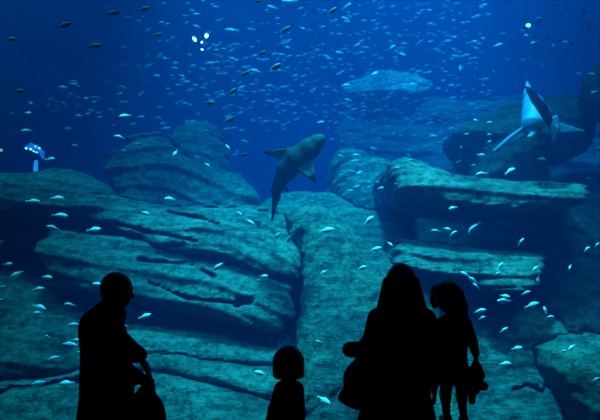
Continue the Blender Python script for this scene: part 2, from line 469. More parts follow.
rock('bright green algae-covered boulder in the bottom right corner', [(566,362),(576,350),(596,342),(625,340),(670,350),(670,480),(610,480),(595,430),(580,398)], 7.2, 1.6, M_ROCK2, lean=(.1,.45), seed=23, dip=-40, R=.5, amp=0.102, ledge=0.030)

for a, k in sorted(JOBS, key=lambda j: j[0][2]):
    rock_now(*a, **k)
# ------------------------------------------------------------------ bodies grown from smooth-joined shapes
class Field:
    def __init__(self, lo, hi, h):
        self.lo = np.array(lo, float); self.h = h
        n = np.ceil((np.array(hi)-self.lo)/h).astype(int)+1
        self.ax = [self.lo[i]+np.arange(n[i])*h for i in range(3)]
        self.D = np.full(n, 1.0)
    def put(self, fn, lo, hi, k=.02, op='add'):
        m = k+3*self.h
        i0 = np.maximum(np.floor((np.array(lo)-m-self.lo)/self.h).astype(int), 0)
        i1 = np.minimum(np.ceil((np.array(hi)+m-self.lo)/self.h).astype(int)+1, self.D.shape)
        if (i1 <= i0).any(): return
        sl = tuple(slice(i0[q], i1[q]) for q in range(3))
        x, y, z = np.meshgrid(self.ax[0][sl[0]], self.ax[1][sl[1]], self.ax[2][sl[2]], indexing='ij', sparse=True)
        d = fn(x, y, z); a = self.D[sl]
        if op == 'cut':
            d = -d
            t = np.clip(.5-.5*(a-d)/k, 0, 1)
            self.D[sl] = a*(1-t)+d*t + k*t*(1-t)
        else:
            t = np.clip(.5+.5*(a-d)/k, 0, 1)
            self.D[sl] = a*(1-t)+d*t - k*t*(1-t)
    def cone(self, a, b, ra, rb, k=.02, flat=None, op='add'):
        """round cone from a to b; flat = (direction, factor) squashes it along a direction"""
        a = np.array(a, float); b = np.array(b, float); R = max(ra, rb)
        e = b-a; L = e.dot(e)+1e-9
        fd = np.array(flat[0], float) if flat else None
        if flat: fd /= np.linalg.norm(fd)
        def fn(x, y, z):
            px, py, pz = x-a[0], y-a[1], z-a[2]
            t = np.clip((px*e[0]+py*e[1]+pz*e[2])/L, 0, 1)
            qx, qy, qz = px-t*e[0], py-t*e[1], pz-t*e[2]
            if flat:
                s = (qx*fd[0]+qy*fd[1]+qz*fd[2])*(1/flat[1]-1)
                qx, qy, qz = qx+s*fd[0], qy+s*fd[1], qz+s*fd[2]
            return np.sqrt(qx**2+qy**2+qz**2)-(ra+(rb-ra)*t)
        self.put(fn, np.minimum(a, b)-R, np.maximum(a, b)+R, k, op)
    def chain(self, pts, radii, k=.02, flat=None):
        for i in range(len(pts)-1):
            self.cone(pts[i], pts[i+1], radii[i], radii[i+1], k, flat)
    def ell(self, c, r, fr=None, k=.02, op='add'):
        c = np.array(c, float); A = np.array(fr if fr is not None else np.eye(3), float)
        R = max(r)
        def fn(x, y, z):
            px, py, pz = x-c[0], y-c[1], z-c[2]
            u = [(px*A[i][0]+py*A[i][1]+pz*A[i][2])/r[i] for i in range(3)]
            w = [q/r[i] for i, q in enumerate(u)]
            k0 = np.sqrt(u[0]**2+u[1]**2+u[2]**2); k1 = np.sqrt(w[0]**2+w[1]**2+w[2]**2)+1e-9
            return k0*(k0-1)/k1
        self.put(fn, c-R, c+R, k, op)
    def tri(self, a, b, c, r, k=.01):
        a, b, c = [np.array(p, float) for p in (a, b, c)]
        n = np.cross(b-a, c-a); nn = n.dot(n)
        def fn(x, y, z):
            P = [x, y, z]
            def seg(p, q):
                e = q-p; L = e.dot(e)
                w = [P[i]-p[i] for i in range(3)]
                t = np.clip((w[0]*e[0]+w[1]*e[1]+w[2]*e[2])/L, 0, 1)
                return sum((w[i]-t*e[i])**2 for i in range(3))
            d = np.minimum(np.minimum(seg(a, b), seg(b, c)), seg(c, a))
            ins = True
            for p, q in ((a, b), (b, c), (c, a)):
                m = np.cross(n, q-p)
                ins = ins & ((P[0]-p[0])*m[0]+(P[1]-p[1])*m[1]+(P[2]-p[2])*m[2] >= 0)
            pl = ((P[0]-a[0])*n[0]+(P[1]-a[1])*n[1]+(P[2]-a[2])*n[2])**2/nn
            return np.sqrt(np.where(ins, pl, d))-r
        lo = np.minimum(np.minimum(a, b), c)-r; hi = np.maximum(np.maximum(a, b), c)+r
        self.put(fn, lo, hi, k)
    def mesh(self):
        D = self.D
        D[0], D[-1], D[:, 0], D[:, -1], D[:, :, 0], D[:, :, -1] = 1, 1, 1, 1, 1, 1
        return surface_nets(D, self.lo, self.h)

V3 = lambda *a: np.array(a, float)
def unit(v):
    v = np.array(v, float); return v/np.linalg.norm(v)

M_SKIN = plain('skin', (.30, .18, .13), .6)
M_HAIRD = plain('dark_hair', (.012, .009, .008), .55, noise=.4)
M_COAT = plain('black_wool_coat', (.012, .012, .014), .95, spec=.1, noise=.3)
M_CLOTH = plain('charcoal_cloth', (.018, .018, .022), .95, spec=.1, noise=.2)
M_DRESS = plain('dark_cotton_dress', (.014, .015, .02), .95, spec=.1, noise=.2)
M_SHOE = plain('black_shoe_leather', (.01, .01, .01), .5)
M_BAG = plain('dark_grey_canvas', (.022, .024, .028), .8, spec=.2, noise=.3)
M_LEATHER = plain('black_bag_leather', (.01, .01, .011), .5, spec=.3)
M_PLUSH = plain('dark_plush', (.015, .014, .014), 1.0, spec=.05, noise=.6)
M_STEP = plain('black_rubber_step', (.015, .015, .015), .8)

def head(fb, c, f, H, up=(0, 0, 1)):
    """head of height H centred at c and facing f: skull, jaw, brow, nose, lips, eyes, ears"""
    f = unit(f); u = unit(up); r = unit(np.cross(f, u)); u = np.cross(r, f)
    s = H/.23; A = [r, f, u]
    P = lambda x, y, z: c+s*(x*r+y*f+z*u)
    fb.ell(P(0, -.012, .03), (.074*s, .092*s, .082*s), A)
    fb.ell(P(0, .022, -.03), (.058*s, .066*s, .075*s), A, k=.03*s)
    fb.ell(P(0, .055, -.088), (.025*s, .022*s, .02*s), A, k=.03*s)
    fb.cone(P(0, .082, .01), P(0, .105, -.03), .008*s, .014*s, .012*s)
    fb.ell(P(0, .083, -.056), (.022*s, .012*s, .006*s), A, k=.006*s)
    fb.ell(P(0, .079, -.067), (.019*s, .012*s, .006*s), A, k=.006*s)
    for q in (-1, 1):
        fb.ell(P(q*.031, .09, .006), (.016*s, .014*s, .01*s), A, k=.01*s, op='cut')
        fb.ell(P(q*.031, .076, .005), (.013*s, .012*s, .01*s), A, k=.004*s)
        fb.cone(P(q*.018, .085, .025), P(q*.045, .077, .024), .006*s, .005*s, .01*s)
        fb.ell(P(q*.077, -.008, -.005), (.009*s, .018*s, .031*s), A, k=.008*s)

def hand(fb, w, d, side, n, s=1.0, curl=.5):
    """hand from wrist w along d; side points to the thumb, n is the palm's facing"""
    d = unit(d); n = unit(n); side = unit(np.cross(n, np.cross(side, n)))
    A = [side, d, n]
    fb.cone(w, w+d*.03*s, .024*s, .026*s, .012*s, flat=(n, .7))
    fb.ell(w+d*.055*s, (.038*s, .046*s, .016*s), A, k=.012*s)
    for i, (o, L) in enumerate([(.028, .07), (.0095, .08), (-.0095, .073), (-.027, .057)]):
        a = w+d*.09*s+side*o*s
        p1 = a+s*L*.5*unit(d*math.cos(curl)+n*math.sin(curl)+side*o*1.5)
        p2 = p1+s*L*.5*unit(d*math.cos(curl*2.2)+n*math.sin(curl*2.2)+side*o*1.5)
        fb.chain([a-d*.02*s, a, p1, p2], [.0085*s, .0088*s, .008*s, .0068*s], k=.004*s)
    t0 = w+d*.03*s+side*.026*s; t1 = t0+s*(.034*side+.024*d+.008*n); t2 = t1+s*(.006*side+.028*d+.014*n)
    fb.chain([t0, t1, t2], [.012*s, .0105*s, .008*s], k=.008*s)

def body_obj(name, fb, mat, parent, label=None):
    v, q = fb.mesh()
    o = obj(name, v, q, mat, parent)
    if label: o['label'] = label
    return o

def shoe(parent, p, f, s=1.0):
    f = unit(f)
    fb = Field(p-V3(.2, .2, .03), p+V3(.2, .2, .16), .007)
    fb.cone(p+V3(0, 0, .045*s)-f*.05*s, p+V3(0, 0, .035*s)+f*.12*s, .042*s, .036*s, .02)
    fb.cone(p+V3(0, 0, .05*s)-f*.04*s, p+V3(0, 0, .09*s)-f*.04*s, .042*s, .04*s, .02)
    fb.put(lambda x, y, z: z-(p[2]+.003)+0*x+0*y, p-V3(.2, .2, .03), p+V3(.2, .2, .02), .004, 'cut')
    return body_obj('shoe', fb, M_SHOE, parent)

# --- woman on the left, seen half from behind, looking to the right
def woman_left():
    Y = 3.6
    p = lambda x, y, d=0: np.array(at(x, y, Y+d))
    base = p(104, 517); base[2] = 0
    R = empty('person', base)
    tag(R, 'person at far left, short hair, long dark coat, face turned right, carrying a bag', 'person', 'silhouetted visitors in front of the tank')
    f = unit((.88, .47, 0)); r = unit((.47, -.88, 0))
    lo = base-V3(.45, .5, .02); hi = base+V3(.6, .55, 1.68)
    fb = Field(lo, hi, .0065)
    hc = p(119.5, 290.5)
    hf = unit((.86, .48, -.16))
    head(fb, hc, hf, .205)
    neck = p(110, 313); chest = p(103, 345); hip = p(104, 410); 
    fb.cone(p(114, 300), neck, .05, .055, .03)
    fb.cone(neck, chest, .06, .11, .05); fb.cone(chest, hip, .11, .125, .06)
    sR = p(101, 325, -.11); sL = p(112, 325, .13)
    eR = p(117, 358, -.14); wR = p(141, 358, -.06)
    eL = p(120, 372, .12); wL = p(140, 378, .0)
    fb.chain([sR, eR, wR], [.055, .042, .028], k=.03)
    fb.chain([sL, eL, wL], [.055, .042, .028], k=.03)
    hand(fb, wR, (.5, .1, -.9), (.3, .9, .2), (-.5, .1, -.6), .88, .25)
    hand(fb, wL, (.9, .0, -.5), (.1, .3, 1), (.2, -1, -.3), .88, .95)
    for q, o in ((-1, -.09), (1, .09)):
        h0 = hip + r*o*.9; k0 = base+r*o+V3(0, 0, .46); a0 = base+r*o*.9+V3(0, 0, .07)
        fb.chain([h0, k0, a0], [.095, .06, .038], k=.03)
    body_obj('body', fb, M_SKIN, R)
    # coat
    c = Field(base-V3(.45, .5, -.25), base+V3(.6, .55, 1.48), .008)
    c.cone(p(110, 312), p(104, 326), .075, .115, .05)
    c.cone(p(105, 324, -.03), p(104, 345), .125, .135, .05, flat=(f, .9))
    c.cone(p(105, 345), p(108, 420), .145, .175, .05)
    c.cone(p(108, 420), base+V3(.02, 0, .4), .175, .18, .05)
    c.ell(p(93, 328), (.085, .14, .11), [f, r, V3(0, 0, 1)], k=.05)
    c.cone(p(105, 308), p(118, 315), .045, .05, .03)
    c.chain([sR+V3(0,0,-.01), p(120, 345, -.14), p(139, 355, -.07)], [.085, .07, .05], k=.04)
    c.chain([sL, eL, p(137, 377, .01)], [.08, .066, .048], k=.04)
    c.cone(p(104, 420), base+V3(0, 0, .3), .14, .15, .02)
    body_obj('coat', c, M_COAT, R)
    # hair
    hfd = Field(hc-V3(.16, .16, .16), hc+V3(.16, .16, .16), .005)
    uu = V3(0, 0, 1); rr = unit(np.cross(hf, uu)); A = [rr, hf, unit(np.cross(rr, hf))]
    hfd.ell(hc-hf*.022+V3(0, 0, .022), (.086, .098, .092), A)
    hfd.ell(hc-hf*.045+V3(0, 0, -.02), (.074, .062, .085), A, k=.03)
    hfd.ell(hc+hf*.125-V3(0, 0, .035), (.10, .085, .095), A, k=.015, op='cut')
    body_obj('hair', hfd, M_HAIRD, R)
    for o in (-.09, .09):
        shoe(R, base+r*o, f)
    return wL
wl = woman_left()

# --- long-haired woman in the middle
def woman_mid():
    Y = 3.6
    p = lambda x, y, d=0: np.array(at(x, y, Y+d))
    base = p(402, 517); base[2] = 0
    R = empty('person', base)
    tag(R, 'adult person with long loose hair seen from behind, tote bag on the left arm', 'person', 'silhouetted visitors in front of the tank')
    fb = Field(base-V3(.4, .35, .02), base+V3(.42, .5, 1.72), .0065)
    hc = p(401, 284, .02); hf = unit((.12, .97, .12))
    head(fb, hc, hf, .22)
    neck = p(401, 309); chest = p(402, 340); hip = p(402, 405)
    fb.cone(p(401, 297), neck, .05, .055, .03)
    fb.cone(neck, chest, .06, .13, .05, flat=((0, 1, 0), .75)); fb.cone(chest, hip, .12, .145, .06, flat=((0, 1, 0), .8))
    sL, sR = p(378, 320), p(426, 320)
    eL, wL = p(371, 352, .0), p(372, 352, .24)
    wL = p(363, 343, .20)
    eR, wR = p(431, 357), p(434, 386, .06)
    fb.chain([sL, eL, wL], [.055, .042, .028], k=.03)
    fb.chain([sR, eR, wR], [.055, .042, .028], k=.03)
    hand(fb, wL, (.3, .9, .25), (.2, -.1, 1), (1, -.2, 0), .9, .6)
    hand(fb, wR, (.05, .15, -1), (-.1, 1, .1), (-1, 0, 0), .9, .35)
    for o in (-.1, .1):
        fb.chain([hip+V3(o*.8, 0, 0), base+V3(o, .01, .47), base+V3(o*.9, -.02, .07)], [.1, .062, .038], k=.03)
    body_obj('body', fb, M_SKIN, R)
    c = Field(base-V3(.42, .4, -.4), base+V3(.42, .45, 1.5), .008)
    Yf = (0, 1, 0)
    c.cone(p(401, 313), p(402, 322), .11, .15, .05, flat=(Yf, .7))
    c.cone(p(387, 322), p(417, 322), .085, .085, .05, flat=(Yf, .9))
    c.cone(p(402, 335), p(401, 372), .165, .165, .05, flat=(Yf, .75))
    c.cone(p(401, 372), p(397, 425), .17, .235, .05, flat=(Yf, .72))
    c.cone(p(397, 425), base+V3(-.02, 0, .5), .235, .24, .05, flat=(Yf, .72))
    c.chain([sL+V3(.01, 0, 0), eL+V3(.0, 0, 0), p(365, 345, .18)], [.08, .066, .05], k=.03)
    c.chain([sR+V3(-.01, 0, 0), eR, p(433, 381, .05)], [.078, .06, .047], k=.02)
    body_obj('coat', c, M_COAT, R)
    h = Field(p(401, 360)-V3(.3, .25, .02), p(401, 255)+V3(.3, .25, .02), .006)
    h.ell(p(401, 281, -.0), (.09, .105, .115), k=.02)
    h.cone(p(401, 285, -.03), p(402, 306, -.06), .098, .132, .04, flat=(Yf, .6))
    h.cone(p(402, 306, -.07), p(402, 330, -.11), .132, .14, .04, flat=(Yf, .32))
    rng = random.Random(4)
    for i in range(26):
        x = 378+i*1.9; w = 1-abs(x-401)/30
        a = p(401+(x-401)*.7, 278+rng.random()*8, -.05-.06*w); b = p(x, 310, -.08-.06*w); e = p(x+rng.uniform(-3, 3), 326+rng.uniform(0, 12)+w*6, -.1-.05*w)
        h.chain([a, b, e], [.012, .013, .004], k=.012)
    h.ell(hc+hf*.14, (.075, .09, .12), k=.02, op='cut')
    body_obj('hair', h, M_HAIRD, R)
    for o in (-.09, .09):
        shoe(R, base+V3(o, 0, 0), (o*1.5, 1, 0))
woman_mid()

# --- small child with a bob
def child():
    Y = 3.7
    p = lambda x, y, d=0: np.array(at(x, y, Y+d))
    base = p(286, 517); base[2] = 0
    R = empty('person', base)
    tag(R, 'small child with a chin-length bob seen from behind, head lowest of the four visitors', 'person', 'silhouetted visitors in front of the tank')
    fb = Field(base-V3(.28, .25, .02), base+V3(.28, .3, 1.16), .006)
    hc = p(288.5, 365, .01); hf = unit((-.1, 1, .1))
    head(fb, hc, hf, .2)
    neck = p(289, 384); chest = p(288, 400); hip = p(286, 436)
    fb.cone(p(289, 374), neck, .036, .038, .02)
    fb.cone(neck, chest, .045, .08, .03); fb.cone(chest, hip, .085, .09, .04, flat=((0, 1, 0), .8))
    for s, sh, el, wr in ((-1, p(280, 389), p(273, 412, -.01), p(267, 432, .04)), (1, p(298, 389), p(300, 413), p(300, 434, .05))):
        fb.chain([sh, el, wr], [.034, .027, .02], k=.02)
        hand(fb, wr, (s*.05, .2, -1), (-s*.1, 1, 0), (-s, 0, 0), .68, .35)
    for o in (-.055, .055):
        fb.chain([hip+V3(o, 0, 0), base+V3(o, .01, .28), base+V3(o, -.01, .06)], [.06, .042, .028], k=.02)
    body_obj('body', fb, M_SKIN, R)
    c = Field(base-V3(.28, .2, -.3), base+V3(.28, .25, 1.0), .007)
    c.cone(p(289, 385), p(289, 392), .055, .07, .03, flat=((0, 1, 0), .8))
    c.chain([p(289, 394), p(288, 412), p(286, 445)], [.088, .1, .14], k=.03, flat=((0, 1, 0), .8))
    c.chain([p(280.5, 388.5), p(274, 410), p(269, 425, .03)], [.042, .038, .032], k=.02)
    c.chain([p(297.5, 388.5), p(299, 410), p(300, 426, .03)], [.042, .036, .03], k=.02)
    body_obj('dress', c, M_DRESS, R)
    h = Field(p(288, 385)-V3(.2, .2, .02), p(288, 342)+V3(.2, .2, .02), .005)
    h.ell(p(288.5, 361.5, -.0), (.092, .1, .097), k=.02)
    h.cone(p(288.5, 363, -.015), p(288.5, 369, -.02), .098, .098, .03)
    for i in range(22):
        a = math.pi*(1.0+.0*i)+0; t = math.radians(-25+230*i/21)
        dx, dy = math.cos(t)*.086, -math.sin(t)*.088
        c0 = p(288.5, 366); c1 = p(288.5, 375.5)
        h.cone(c0+V3(dx*.93, dy, 0), c1+V3(dx*.98, dy, 0), .02, .016, .012)
    h.ell(hc+hf*.12+V3(0, 0, -.03), (.06, .075, .09), k=.015, op='cut')
    h.put(lambda x, y, z: z-p(288, 377.5)[2]+0*x+0*y, p(288, 400)-V3(.2, .2, 0), p(288, 377.5)+V3(.2, .2, 0), .008, 'cut')
    body_obj('hair', h, M_HAIRD, R)
    for o in (-.06, .06):
        shoe(R, base+V3(o, 0, 0), (o, 1, 0), .68)
child()

# --- girl standing on a step beside the long-haired woman
def girl():
    Y = 3.9
    p = lambda x, y, d=0: np.array(at(x, y, Y+d))
    base = p(456, 425)
    R = empty('person', base)
    tag(R, 'girl in a short dress standing raised up beside the long-haired person, dark bundle in hand', 'person', 'silhouetted visitors in front of the tank')
    fb = Field(base-V3(.28, .25, .02), base+V3(.28, .25, 1.06), .006)
    hc = p(448, 297, .01); hf = unit((-.45, .88, .12))
    head(fb, hc, hf, .19)
    neck = p(453, 316); chest = p(454, 332); hip = p(454, 370)
    fb.cone(p(450, 304), neck, .034, .036, .02)
    fb.cone(neck, chest, .045, .075, .03); fb.cone(chest, hip, .08, .085, .04, flat=((0, 1, 0), .8))
    wr = p(476, 357, .0)
    for s, sh, el, w in ((-1, p(441, 324), p(437, 346, .02), p(437, 366, .08)), (1, p(466, 324), p(473, 342), wr)):
        fb.chain([sh, el, w], [.032, .026, .019], k=.02)
        hand(fb, w, (s*.02, .1, -1), (-s*.1, 1, 0), (-s, 0, 0), .66, .4 if s < 0 else .9)
    for o, kx, ax in ((-.05, 445.5, 446.5), (.05, 461.5, 463.5)):
        fb.chain([hip+V3(o, 0, 0), p(kx, 396), p(ax, 417, -.01)], [.055, .036, .024], k=.02)
    body_obj('body', fb, M_SKIN, R)
    c = Field(base-V3(.28, .25, -.2), base+V3(.28, .25, .84), .007)
    c.cone(p(453, 317), p(453, 324), .05, .07, .03, flat=((0, 1, 0), .8))
    c.cone(p(445, 323), p(462, 323), .04, .04, .03)
    c.chain([p(453, 326), p(453, 346), p(452, 374)], [.085, .09, .115], k=.03, flat=((0, 1, 0), .8))
    c.put(lambda x, y, z: z-p(452, 384)[2]+0*x+0*y, p(452, 420)-V3(.2, .2, 0), p(452, 384)+V3(.2, .2, 0), .008, 'cut')
    c.chain([p(466, 323), p(472.5, 342), p(475.5, 353)], [.038, .034, .028], k=.02)
    c.chain([p(441, 323), p(437, 344, .02), p(437, 360, .07)], [.038, .032, .028], k=.02)
    body_obj('dress', c, M_DRESS, R)
    h = Field(p(448, 325)-V3(.2, .2, .02), p(448, 276)+V3(.2, .2, .03), .005)
    h.ell(p(447.5, 295.5, -.005), (.097, .1, .104), k=.02)
    h.ell(p(451, 302, -.02), (.085, .075, .085), k=.03)
    h.chain([p(456, 296, -.04), p(461, 306, -.05), p(464, 317, -.05), p(466, 322, -.05)], [.055, .04, .024, .008], k=.03)
    h.chain([p(437, 291, .02), p(434.5, 300, .02), p(434, 307, .03)], [.045, .03, .014], k=.02)
    h.ell(hc+hf*.125+V3(0, 0, -.02), (.065, .07, .09), k=.015, op='cut')
    body_obj('hair', h, M_HAIRD, R)
    for ax in (446.5, 463.5):
        q = p(ax, 425, -.01); q[2] = base[2]
        shoe(R, q, (-.1 if ax < 450 else .15, 1, 0), .68)
    return base, wr
gb, gw = girl()
# the step the girl stands on
st = empty('step_stool', (gb[0], gb[1], 0))
tag(st, 'low black step the girl stands on, just below the picture edge', 'step stool')
v, f = merge(box((gb[0]-.22, gb[1]-.2, gb[2]-.04), (gb[0]+.22, gb[1]+.1, gb[2])))
o = obj('step_top', v, f, M_STEP, st, smooth=False)
bv = o.modifiers.new('bevel', 'BEVEL'); bv.width = .008; bv.segments = 2
for sx in (-.2, .17):
    for sy in (-.18, .05):
        v, f = box((gb[0]+sx, gb[1]+sy, 0), (gb[0]+sx+.03, gb[1]+sy+.03, gb[2]-.04))
        obj('leg', v, f, M_STEP, st, smooth=False)

# --- the things they carry
def bag_left():
    p = lambda x, y, d=0: np.array(at(x, y, 3.6+d))
    b = Field(p(146, 480)-V3(.28, .15, .02), p(146, 375)+V3(.25, .15, .02), .006)
    b.chain([p(146, 394), p(145, 412), p(144, 445)], [.06, .125, .18], k=.03, flat=((.1, 1, 0), .42))
    b.cone(p(135, 455), p(163, 455), .06, .06, .05)
    root = empty('shoulder_bag', tuple(p(148, 468)))
    tag(root, 'slouchy dark handbag hanging from the hand of the short-haired person on the left', 'bag')
    v, q = b.mesh(); obj('bag_body', v, q, M_LEATHER, root)
    for d in (-.02, .02):
        t = Field(p(150, 400)-V3(.15, .1, .02), p(150, 370)+V3(.15, .1, .02), .005)
        t.chain([p(143, 396, d), p(145, 383, d), p(149, 377, d*.5), p(153, 380, d), p(155, 396, d)], [.009]*5, k=.006)
        v, q = t.mesh(); obj('handle', v, q, M_LEATHER, root)
bag_left()

def bag_mid():
    p = lambda x, y, d=0: np.array(at(x, y, 3.6+d))
    root = empty('tote_bag', tuple(p(358, 412, -.06)))
    tag(root, 'soft dark grey tote bag hanging at the left of the long-haired person', 'bag')
    b = Field(p(357, 418, -.05)-V3(.18, .14, .03), p(357, 350, -.05)+V3(.18, .14, .03), .006)
    P = lambda x, y: p(x, y, -.08)
    b.chain([P(364, 362), P(359, 378), P(358, 394)], [.06, .09, .09], k=.03, flat=((0, 1, 0), .5))
    b.cone(P(345, 397), P(366, 402), .042, .045, .03, flat=((0, 1, 0), .8))
    v, q = b.mesh(); obj('bag_body', v, q, M_BAG, root)
    t = Field(p(368, 375)-V3(.15, .2, .02), p(368, 315)+V3(.15, .2, .02), .005)
    t.chain([P(356, 366), p(364, 352, -.085), p(369, 342, -.075), p(376, 352, -.085), P(372, 368)], [.01]*5, k=.006)
    v, q = t.mesh(); obj('handle', v, q, M_BAG, root)
    j = Field(p(350, 362, 0)-V3(.14, .14, .03), p(350, 336)+V3(.14, .2, .03), .005)
    j.cone(p(350, 349.5, -.03), p(362, 349.5, .0), .048, .05, .02)
    v, q = j.mesh()
    tag(obj('rolled_jacket', v, q, M_COAT), 'rolled dark jacket tucked under the left arm above the tote bag', 'jacket')
bag_mid()

def bundle():
    p = lambda x, y, d=0: np.array(at(x, y, 3.9+d))
    b = Field(p(476, 410)-V3(.12, .1, .02), p(476, 356)+V3(.12, .1, .02), .005)
    b.chain([p(476, 364), p(473, 376), p(473, 387)], [.024, .05, .052], k=.02, flat=((0, 1, 0), .8))
    b.cone(p(476, 383), p(484, 386), .036, .03, .02)
    b.cone(p(472, 388), p(472, 401), .028, .024, .015)
    b.cone(p(479, 366), p(482, 376), .018, .022, .02)
    v, q = b.mesh()
    tag(obj('plush_toy', v, q, M_PLUSH), 'small limp dark plush toy dangling from the hand of the girl on the right', 'soft toy')
bundle()
# ------------------------------------------------------------------ sharks
M_SHK = plain('blue_grey_shark_skin', (.012, .02, .021), .7, spec=.4)
M_SHB = plain('pale_shark_belly', (.04, .055, .055), .6, spec=.4)
M_TIP = plain('black_fin_tip', (.004, .005, .007), .9, spec=0.0)
M_WHT = plain('white_ray_belly', (.10, .17, .25), .55, spec=.4)

def shark():
    Y = 8.0
    p = lambda x, y, d=0: np.array(at(x, y, Y+d))
    k = Y/F
    b = Field(p(258, 226, -.5), p(330, 130, .7), .011)
    cen = [(321, 138.5, -.18), (317, 142, -.15), (309, 149, -.1), (297, 159, -.02), (287, 170, .06), (280, 182, .14), (276, 193, .2), (275.5, 200, .24)]
    rad = [4.6, 7.6, 10.6, 12.2, 10.6, 7.0, 4.2, 2.5]
    b.chain([p(*c) for c in cen], [r*k for r in rad], k=.04, flat=((.35, 1, .3), .85))
    tr = lambda a, c, d, r=.010, q=.03: b.tri(p(*a), p(*c), p(*d), r, q)
    # pectoral fins, dorsal, pelvic and anal fins, tail lobes
    tr((292, 149, -.05), (286, 162, .02), (264, 152.5, .10)); tr((292, 149, -.05), (280, 150, .0), (264, 152.5, .10))
    tr((297, 168, -.1), (311, 158, -.14), (315.5, 181, -.26)); tr((297, 168, -.1), (303, 174, -.16), (315.5, 181, -.26))
    tr((295, 148, .12), (285, 158, .16), (285, 147, .34), .009)
    tr((277, 187, .12), (284, 180, .1), (288.5, 191.5, .04), .008, .02); tr((275, 182, .14), (275, 190, .18), (270, 191, .16), .008, .02)
    tr((272.5, 194, .22), (280.5, 196, .22), (274, 210, .24), .009); tr((274, 205, .24), (280, 196, .22), (272, 221, .22), .008, .02)
    tr((272.5, 194, .22), (274, 212, .22), (272, 221, .22), .008, .02)
    b.cone(p(321, 146, -.22), p(316, 150, -.22), .006, .006, .006, op='cut')
    v, q = b.mesh()
    o = obj('shark', v, q, [M_SHK, M_SHB, M_TIP])
    bx = np.array(o.location)
    me = o.data
    tips = [(p(264, 152.5, .1), 7.5*k), (p(315.5, 181, -.26), 8*k), (p(288.5, 191.5, .04), 4*k), (p(272, 221, .22), 13*k), (p(285, 147, .34), 4*k), (p(270, 191, .16), 2*k)]
    nf = len(me.polygons)
    cc = np.zeros(nf*3); me.polygons.foreach_get('center', cc); cc = cc.reshape(-1, 3)+bx
    nn = np.zeros(nf*3); me.polygons.foreach_get('normal', nn); nn = nn.reshape(-1, 3)
    mi = np.where(nn@unit((.45, -.55, -.75)) > .45, 1, 0)
    for t, r in tips:
        mi[np.linalg.norm(cc-t, axis=1) < r] = 2
    me.polygons.foreach_set('material_index', mi.astype(int))
    tag(o, 'grey shark with black fin tips swimming up to the right at tank centre', 'shark')
    ey = Field(p(317, 141, -.3)-V3(.05, .3, .05), p(317, 141, -.3)+V3(.05, .3, .05), .006)
    ey.ell(p(319.5, 144.5, -.24), (.014, .014, .014))
    vv, qq = ey.mesh(); obj('eye', vv, qq, M_TIP, o)
shark()

def pale_shark():
    Y = 8.1
    p = lambda x, y, d=0: np.array(at(x, y, Y+d))
    k = Y/F
    b = Field(p(490, 155, -.45), p(588, 78, .7), .011)
    b.chain([p(532, 132, -.15), p(533, 124, -.12), p(536, 115, .0), p(533, 104, .2), p(529, 94, .4), p(527.5, 85, .5)], [5*k, 10*k, 13*k, 9.5*k, 5*k, 2*k], k=.08)
    b.cone(p(530, 137, -.22), p(534, 134, -.2), 2.5*k, 2.5*k, .03)
    tr = lambda a, c, d, r=.012, q=.03: b.tri(p(*a), p(*c), p(*d), r, q)
    tr((524, 127, -.1), (528, 134, -.1), (494, 151, .0)); tr((524, 127, -.1), (508, 137, -.05), (494, 151, .0))
    tr((549, 120, .0), (551, 133, .0), (584, 131, .1)); tr((547, 120, .0), (557, 116, .0), (558, 129, .0), .015)
    tr((550, 125, .0), (558, 128, .0), (553, 141, .0), .014)
    # raised dark back fin that sweeps along the right flank
    tr((526, 86, .3), (532, 90, .2), (546, 108, -.12), .014); tr((526, 86, .3), (535, 104, .0), (546, 108, -.12), .014)
    tr((535, 103, -.1), (546, 107, -.14), (551, 120, -.2), .016); tr((535, 103, -.1), (551, 120, -.2), (547, 127, -.2), .014)
    tr((527, 81, .5), (531, 90, .4), (526, 92, .4), .008)
    v, q = b.mesh()
    o = obj('shark', v, q, [M_WHT, M_TIP])
    me = o.data; bx = np.array(o.location); nf = len(me.polygons)
    cc = np.zeros(nf*3); me.polygons.foreach_get('center', cc); cc = cc.reshape(-1, 3)+bx
    cv = (cc-np.array(CAM)); 
    dep = cv[:, 1]*math.cos(PITCH)+cv[:, 2]*math.sin(PITCH)
    px = 300+F*cv[:, 0]/dep; py = 210-F*(-cv[:, 1]*math.sin(PITCH)+cv[:, 2]*math.cos(PITCH))/dep
    d = poly_sdf([(524, 85), (532, 88), (548, 106), (553, 119), (549, 129), (544, 121), (537, 110), (530, 100)], px, -py) if False else poly_sdf([(524, 85), (532, 88), (548, 106), (553, 119), (549, 129), (544, 121), (537, 110), (530, 100)], px, py)
    me.polygons.foreach_set('material_index', (d < 0).astype(int))
    tag(o, 'pale-bellied shark with a dark back fin in front of the overhanging boulder', 'shark')
    mo = Field(p(530, 136, -.4)-V3(.1, .2, .06), p(530, 136, -.2)+V3(.1, .1, .06), .006)
    mo.cone(p(528, 136.5, -.235), p(534, 135, -.22), .012, .01)
    vv, qq = mo.mesh(); tag(obj('mouth', vv, qq, plain('greenish_mouth', (.45, .6, .3), .6), o), 'greenish mouth')
pale_shark()

